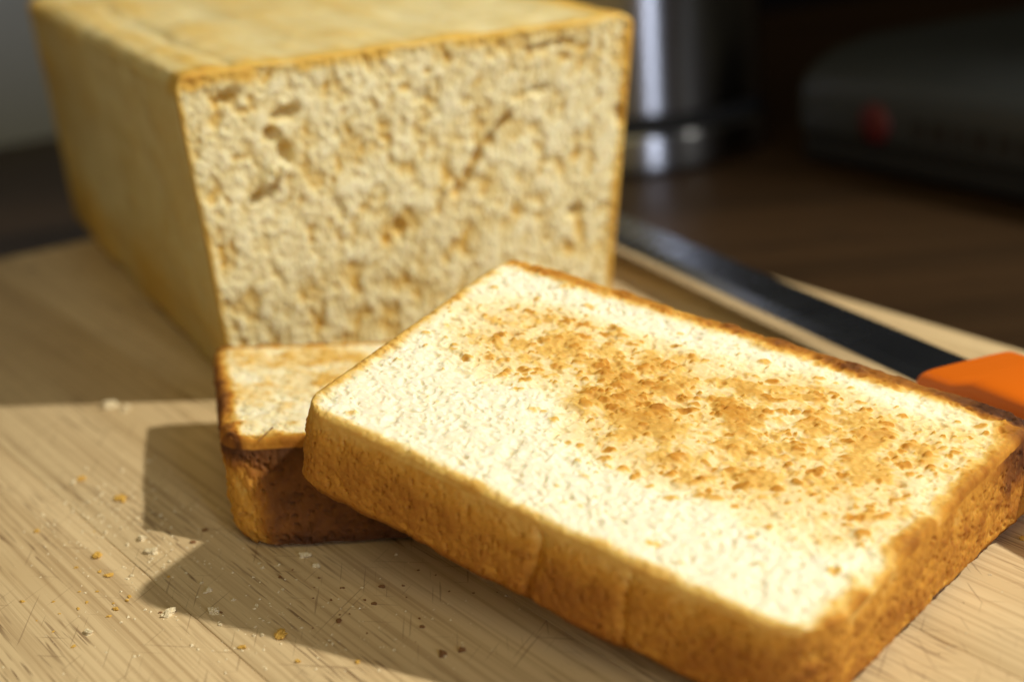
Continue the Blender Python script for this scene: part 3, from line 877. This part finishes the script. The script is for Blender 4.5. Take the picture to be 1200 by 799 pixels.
crumb(-9.16, 31.90, 0.043, 'pale', 'minute pale crumb in the sunlit sprinkle left of the shadow', 'minute pale crumbs in the sunlit sprinkle left of the shadow')
crumb(-9.46, 31.99, 0.050, 'pale', 'minute pale crumb in the sunlit sprinkle left of the shadow', 'minute pale crumbs in the sunlit sprinkle left of the shadow')
crumb(-8.70, 31.53, 0.031, 'pale', 'minute pale crumb in the sunlit sprinkle left of the shadow', 'minute pale crumbs in the sunlit sprinkle left of the shadow')
crumb(-10.06, 30.92, 0.028, 'pale', 'minute pale crumb in the sunlit sprinkle left of the shadow', 'minute pale crumbs in the sunlit sprinkle left of the shadow')
crumb(-9.69, 31.51, 0.042, 'pale', 'minute pale crumb in the sunlit sprinkle left of the shadow', 'minute pale crumbs in the sunlit sprinkle left of the shadow')
crumb(-9.42, 32.72, 0.046, 'pale', 'minute pale crumb in the sunlit sprinkle left of the shadow', 'minute pale crumbs in the sunlit sprinkle left of the shadow')
crumb(-8.73, 30.39, 0.046, 'pale', 'minute pale crumb in the sunlit sprinkle left of the shadow', 'minute pale crumbs in the sunlit sprinkle left of the shadow')
crumb(-8.68, 30.63, 0.026, 'pale', 'minute pale crumb in the sunlit sprinkle left of the shadow', 'minute pale crumbs in the sunlit sprinkle left of the shadow')
crumb(-9.29, 31.18, 0.047, 'pale', 'minute pale crumb in the sunlit sprinkle left of the shadow', 'minute pale crumbs in the sunlit sprinkle left of the shadow')
crumb(-9.25, 32.42, 0.035, 'pale', 'minute pale crumb in the sunlit sprinkle left of the shadow', 'minute pale crumbs in the sunlit sprinkle left of the shadow')
crumb(-9.98, 31.19, 0.027, 'pale', 'minute pale crumb in the sunlit sprinkle left of the shadow', 'minute pale crumbs in the sunlit sprinkle left of the shadow')
crumb(-9.73, 31.71, 0.039, 'pale', 'minute pale crumb in the sunlit sprinkle left of the shadow', 'minute pale crumbs in the sunlit sprinkle left of the shadow')
crumb(-9.06, 33.60, 0.050, 'pale', 'minute pale crumb in the sunlit sprinkle left of the shadow', 'minute pale crumbs in the sunlit sprinkle left of the shadow')
crumb(-8.44, 30.55, 0.039, 'pale', 'minute pale crumb in the sunlit sprinkle left of the shadow', 'minute pale crumbs in the sunlit sprinkle left of the shadow')
crumb(-9.94, 33.87, 0.048, 'pale', 'minute pale crumb in the sunlit sprinkle left of the shadow', 'minute pale crumbs in the sunlit sprinkle left of the shadow')
crumb(-8.96, 32.21, 0.034, 'pale', 'minute pale crumb in the sunlit sprinkle left of the shadow', 'minute pale crumbs in the sunlit sprinkle left of the shadow')
crumb(-9.46, 31.41, 0.028, 'pale', 'minute pale crumb in the sunlit sprinkle left of the shadow', 'minute pale crumbs in the sunlit sprinkle left of the shadow')
crumb(-7.17, 29.37, 0.029, 'pale', 'minute pale crumb along the left border of the shadow', 'minute pale crumbs along the left border of the shadow')
crumb(-7.77, 28.32, 0.046, 'pale', 'minute pale crumb along the left border of the shadow', 'minute pale crumbs along the left border of the shadow')
crumb(-7.20, 28.60, 0.035, 'pale', 'minute pale crumb along the left border of the shadow', 'minute pale crumbs along the left border of the shadow')
crumb(-7.83, 30.01, 0.040, 'pale', 'minute pale crumb along the left border of the shadow', 'minute pale crumbs along the left border of the shadow')
crumb(-7.37, 30.42, 0.040, 'pale', 'minute pale crumb along the left border of the shadow', 'minute pale crumbs along the left border of the shadow')
crumb(-7.60, 29.26, 0.036, 'pale', 'minute pale crumb along the left border of the shadow', 'minute pale crumbs along the left border of the shadow')
crumb(-8.13, 30.73, 0.025, 'pale', 'minute pale crumb along the left border of the shadow', 'minute pale crumbs along the left border of the shadow')
crumb(-7.12, 28.84, 0.042, 'pale', 'minute pale crumb along the left border of the shadow', 'minute pale crumbs along the left border of the shadow')
crumb(-7.59, 29.22, 0.035, 'pale', 'minute pale crumb along the left border of the shadow', 'minute pale crumbs along the left border of the shadow')
crumb(-7.43, 29.95, 0.032, 'pale', 'minute pale crumb along the left border of the shadow', 'minute pale crumbs along the left border of the shadow')
crumb(-7.50, 29.03, 0.031, 'pale', 'minute pale crumb along the left border of the shadow', 'minute pale crumbs along the left border of the shadow')
crumb(-6.69, 28.29, 0.033, 'pale', 'minute pale crumb along the left border of the shadow', 'minute pale crumbs along the left border of the shadow')
crumb(-8.14, 29.73, 0.047, 'pale', 'minute pale crumb along the left border of the shadow', 'minute pale crumbs along the left border of the shadow')
crumb(-7.71, 31.07, 0.049, 'pale', 'minute pale crumb along the left border of the shadow', 'minute pale crumbs along the left border of the shadow')
crumb(-2.10, 27.75, 0.041, 'dark', 'minute dark crumb sprinkled in the shadow of the large slice', 'minute dark crumbs sprinkled in the shadow of the large slice')
crumb(-4.06, 26.91, 0.032, 'dark', 'minute dark crumb sprinkled in the shadow of the large slice', 'minute dark crumbs sprinkled in the shadow of the large slice')
crumb(-1.03, 26.69, 0.034, 'dark', 'minute dark crumb sprinkled in the shadow of the large slice', 'minute dark crumbs sprinkled in the shadow of the large slice')
crumb(-2.95, 25.45, 0.033, 'dark', 'minute dark crumb sprinkled in the shadow of the large slice', 'minute dark crumbs sprinkled in the shadow of the large slice')
crumb(-1.76, 27.51, 0.030, 'dark', 'minute dark crumb sprinkled in the shadow of the large slice', 'minute dark crumbs sprinkled in the shadow of the large slice')
crumb(-3.96, 25.77, 0.023, 'dark', 'minute dark crumb sprinkled in the shadow of the large slice', 'minute dark crumbs sprinkled in the shadow of the large slice')
crumb(-3.56, 27.24, 0.037, 'dark', 'minute dark crumb sprinkled in the shadow of the large slice', 'minute dark crumbs sprinkled in the shadow of the large slice')
crumb(-4.02, 27.71, 0.044, 'dark', 'minute dark crumb sprinkled in the shadow of the large slice', 'minute dark crumbs sprinkled in the shadow of the large slice')
crumb(-0.59, 26.66, 0.026, 'dark', 'minute dark crumb sprinkled in the shadow of the large slice', 'minute dark crumbs sprinkled in the shadow of the large slice')
crumb(-4.58, 28.13, 0.034, 'dark', 'minute dark crumb sprinkled in the shadow of the large slice', 'minute dark crumbs sprinkled in the shadow of the large slice')
crumb(-2.29, 26.70, 0.030, 'dark', 'minute dark crumb sprinkled in the shadow of the large slice', 'minute dark crumbs sprinkled in the shadow of the large slice')
crumb(-3.07, 26.70, 0.045, 'dark', 'minute dark crumb sprinkled in the shadow of the large slice', 'minute dark crumbs sprinkled in the shadow of the large slice')
crumb(-3.51, 27.24, 0.042, 'dark', 'minute dark crumb sprinkled in the shadow of the large slice', 'minute dark crumbs sprinkled in the shadow of the large slice')
crumb(-4.08, 27.34, 0.024, 'dark', 'minute dark crumb sprinkled in the shadow of the large slice', 'minute dark crumbs sprinkled in the shadow of the large slice')
crumb(-3.50, 26.20, 0.032, 'dark', 'minute dark crumb sprinkled in the shadow of the large slice', 'minute dark crumbs sprinkled in the shadow of the large slice')
crumb(-3.32, 26.21, 0.029, 'dark', 'minute dark crumb sprinkled in the shadow of the large slice', 'minute dark crumbs sprinkled in the shadow of the large slice')
crumb(-1.42, 28.33, 0.038, 'dark', 'minute dark crumb sprinkled in the shadow of the large slice', 'minute dark crumbs sprinkled in the shadow of the large slice')
crumb(-3.71, 26.79, 0.037, 'dark', 'minute dark crumb sprinkled in the shadow of the large slice', 'minute dark crumbs sprinkled in the shadow of the large slice')
crumb(-2.02, 25.86, 0.038, 'dark', 'minute dark crumb sprinkled in the shadow of the large slice', 'minute dark crumbs sprinkled in the shadow of the large slice')
crumb(-1.49, 26.82, 0.032, 'dark', 'minute dark crumb sprinkled in the shadow of the large slice', 'minute dark crumbs sprinkled in the shadow of the large slice')
crumb(-2.37, 27.16, 0.042, 'dark', 'minute dark crumb sprinkled in the shadow of the large slice', 'minute dark crumbs sprinkled in the shadow of the large slice')
crumb(-2.06, 25.03, 0.018, 'dark', 'minute dark crumb sprinkled in the shadow of the large slice', 'minute dark crumbs sprinkled in the shadow of the large slice')
crumb(-8.43, 27.35, 0.037, 'gold', 'minute golden crumb sprinkled on the sunlit board at left', 'minute golden crumbs sprinkled on the sunlit board at left')
crumb(-8.54, 27.11, 0.042, 'gold', 'minute golden crumb sprinkled on the sunlit board at left', 'minute golden crumbs sprinkled on the sunlit board at left')
crumb(-7.02, 28.19, 0.035, 'gold', 'minute golden crumb sprinkled on the sunlit board at left', 'minute golden crumbs sprinkled on the sunlit board at left')
crumb(-8.99, 28.86, 0.039, 'gold', 'minute golden crumb sprinkled on the sunlit board at left', 'minute golden crumbs sprinkled on the sunlit board at left')
crumb(-9.10, 27.47, 0.032, 'gold', 'minute golden crumb sprinkled on the sunlit board at left', 'minute golden crumbs sprinkled on the sunlit board at left')
crumb(-7.87, 26.73, 0.041, 'gold', 'minute golden crumb sprinkled on the sunlit board at left', 'minute golden crumbs sprinkled on the sunlit board at left')
crumb(-7.90, 27.24, 0.030, 'gold', 'minute golden crumb sprinkled on the sunlit board at left', 'minute golden crumbs sprinkled on the sunlit board at left')
crumb(-9.24, 26.76, 0.021, 'gold', 'minute golden crumb sprinkled on the sunlit board at left', 'minute golden crumbs sprinkled on the sunlit board at left')
crumb(-7.64, 27.46, 0.045, 'gold', 'minute golden crumb sprinkled on the sunlit board at left', 'minute golden crumbs sprinkled on the sunlit board at left')
crumb(-8.46, 28.60, 0.044, 'gold', 'minute golden crumb sprinkled on the sunlit board at left', 'minute golden crumbs sprinkled on the sunlit board at left')
crumb(-8.68, 27.81, 0.030, 'gold', 'minute golden crumb sprinkled on the sunlit board at left', 'minute golden crumbs sprinkled on the sunlit board at left')
crumb(-8.33, 27.77, 0.033, 'gold', 'minute golden crumb sprinkled on the sunlit board at left', 'minute golden crumbs sprinkled on the sunlit board at left')
crumb(-8.99, 30.49, 0.022, 'gold', 'minute golden crumb sprinkled on the sunlit board at left', 'minute golden crumbs sprinkled on the sunlit board at left')
crumb(-8.81, 26.29, 0.030, 'gold', 'minute golden crumb sprinkled on the sunlit board at left', 'minute golden crumbs sprinkled on the sunlit board at left')
crumb(-9.72, 27.56, 0.043, 'gold', 'minute golden crumb sprinkled on the sunlit board at left', 'minute golden crumbs sprinkled on the sunlit board at left')
crumb(-8.86, 26.97, 0.024, 'gold', 'minute golden crumb sprinkled on the sunlit board at left', 'minute golden crumbs sprinkled on the sunlit board at left')
crumb(-6.31, 27.82, 0.043, 'pale', 'minute pale crumb sprinkled in the shadow before the rear slice', 'minute pale crumbs sprinkled in the shadow before the rear slice')
crumb(-5.28, 28.50, 0.031, 'pale', 'minute pale crumb sprinkled in the shadow before the rear slice', 'minute pale crumbs sprinkled in the shadow before the rear slice')
crumb(-4.88, 28.37, 0.032, 'pale', 'minute pale crumb sprinkled in the shadow before the rear slice', 'minute pale crumbs sprinkled in the shadow before the rear slice')
crumb(-5.32, 27.93, 0.029, 'pale', 'minute pale crumb sprinkled in the shadow before the rear slice', 'minute pale crumbs sprinkled in the shadow before the rear slice')
crumb(-5.19, 28.30, 0.039, 'pale', 'minute pale crumb sprinkled in the shadow before the rear slice', 'minute pale crumbs sprinkled in the shadow before the rear slice')
crumb(-5.01, 25.64, 0.029, 'pale', 'minute pale crumb sprinkled in the shadow before the rear slice', 'minute pale crumbs sprinkled in the shadow before the rear slice')
crumb(-5.08, 27.01, 0.023, 'pale', 'minute pale crumb sprinkled in the shadow before the rear slice', 'minute pale crumbs sprinkled in the shadow before the rear slice')
crumb(-4.86, 25.63, 0.043, 'pale', 'minute pale crumb sprinkled in the shadow before the rear slice', 'minute pale crumbs sprinkled in the shadow before the rear slice')
crumb(-4.75, 27.25, 0.025, 'pale', 'minute pale crumb sprinkled in the shadow before the rear slice', 'minute pale crumbs sprinkled in the shadow before the rear slice')
crumb(-5.70, 26.12, 0.039, 'pale', 'minute pale crumb sprinkled in the shadow before the rear slice', 'minute pale crumbs sprinkled in the shadow before the rear slice')
crumb(-4.68, 27.34, 0.032, 'pale', 'minute pale crumb sprinkled in the shadow before the rear slice', 'minute pale crumbs sprinkled in the shadow before the rear slice')
crumb(-5.58, 27.04, 0.043, 'pale', 'minute pale crumb sprinkled in the shadow before the rear slice', 'minute pale crumbs sprinkled in the shadow before the rear slice')
crumb(-4.64, 26.41, 0.024, 'pale', 'minute pale crumb sprinkled in the shadow before the rear slice', 'minute pale crumbs sprinkled in the shadow before the rear slice')
crumb(-5.10, 26.76, 0.042, 'pale', 'minute pale crumb sprinkled in the shadow before the rear slice', 'minute pale crumbs sprinkled in the shadow before the rear slice')
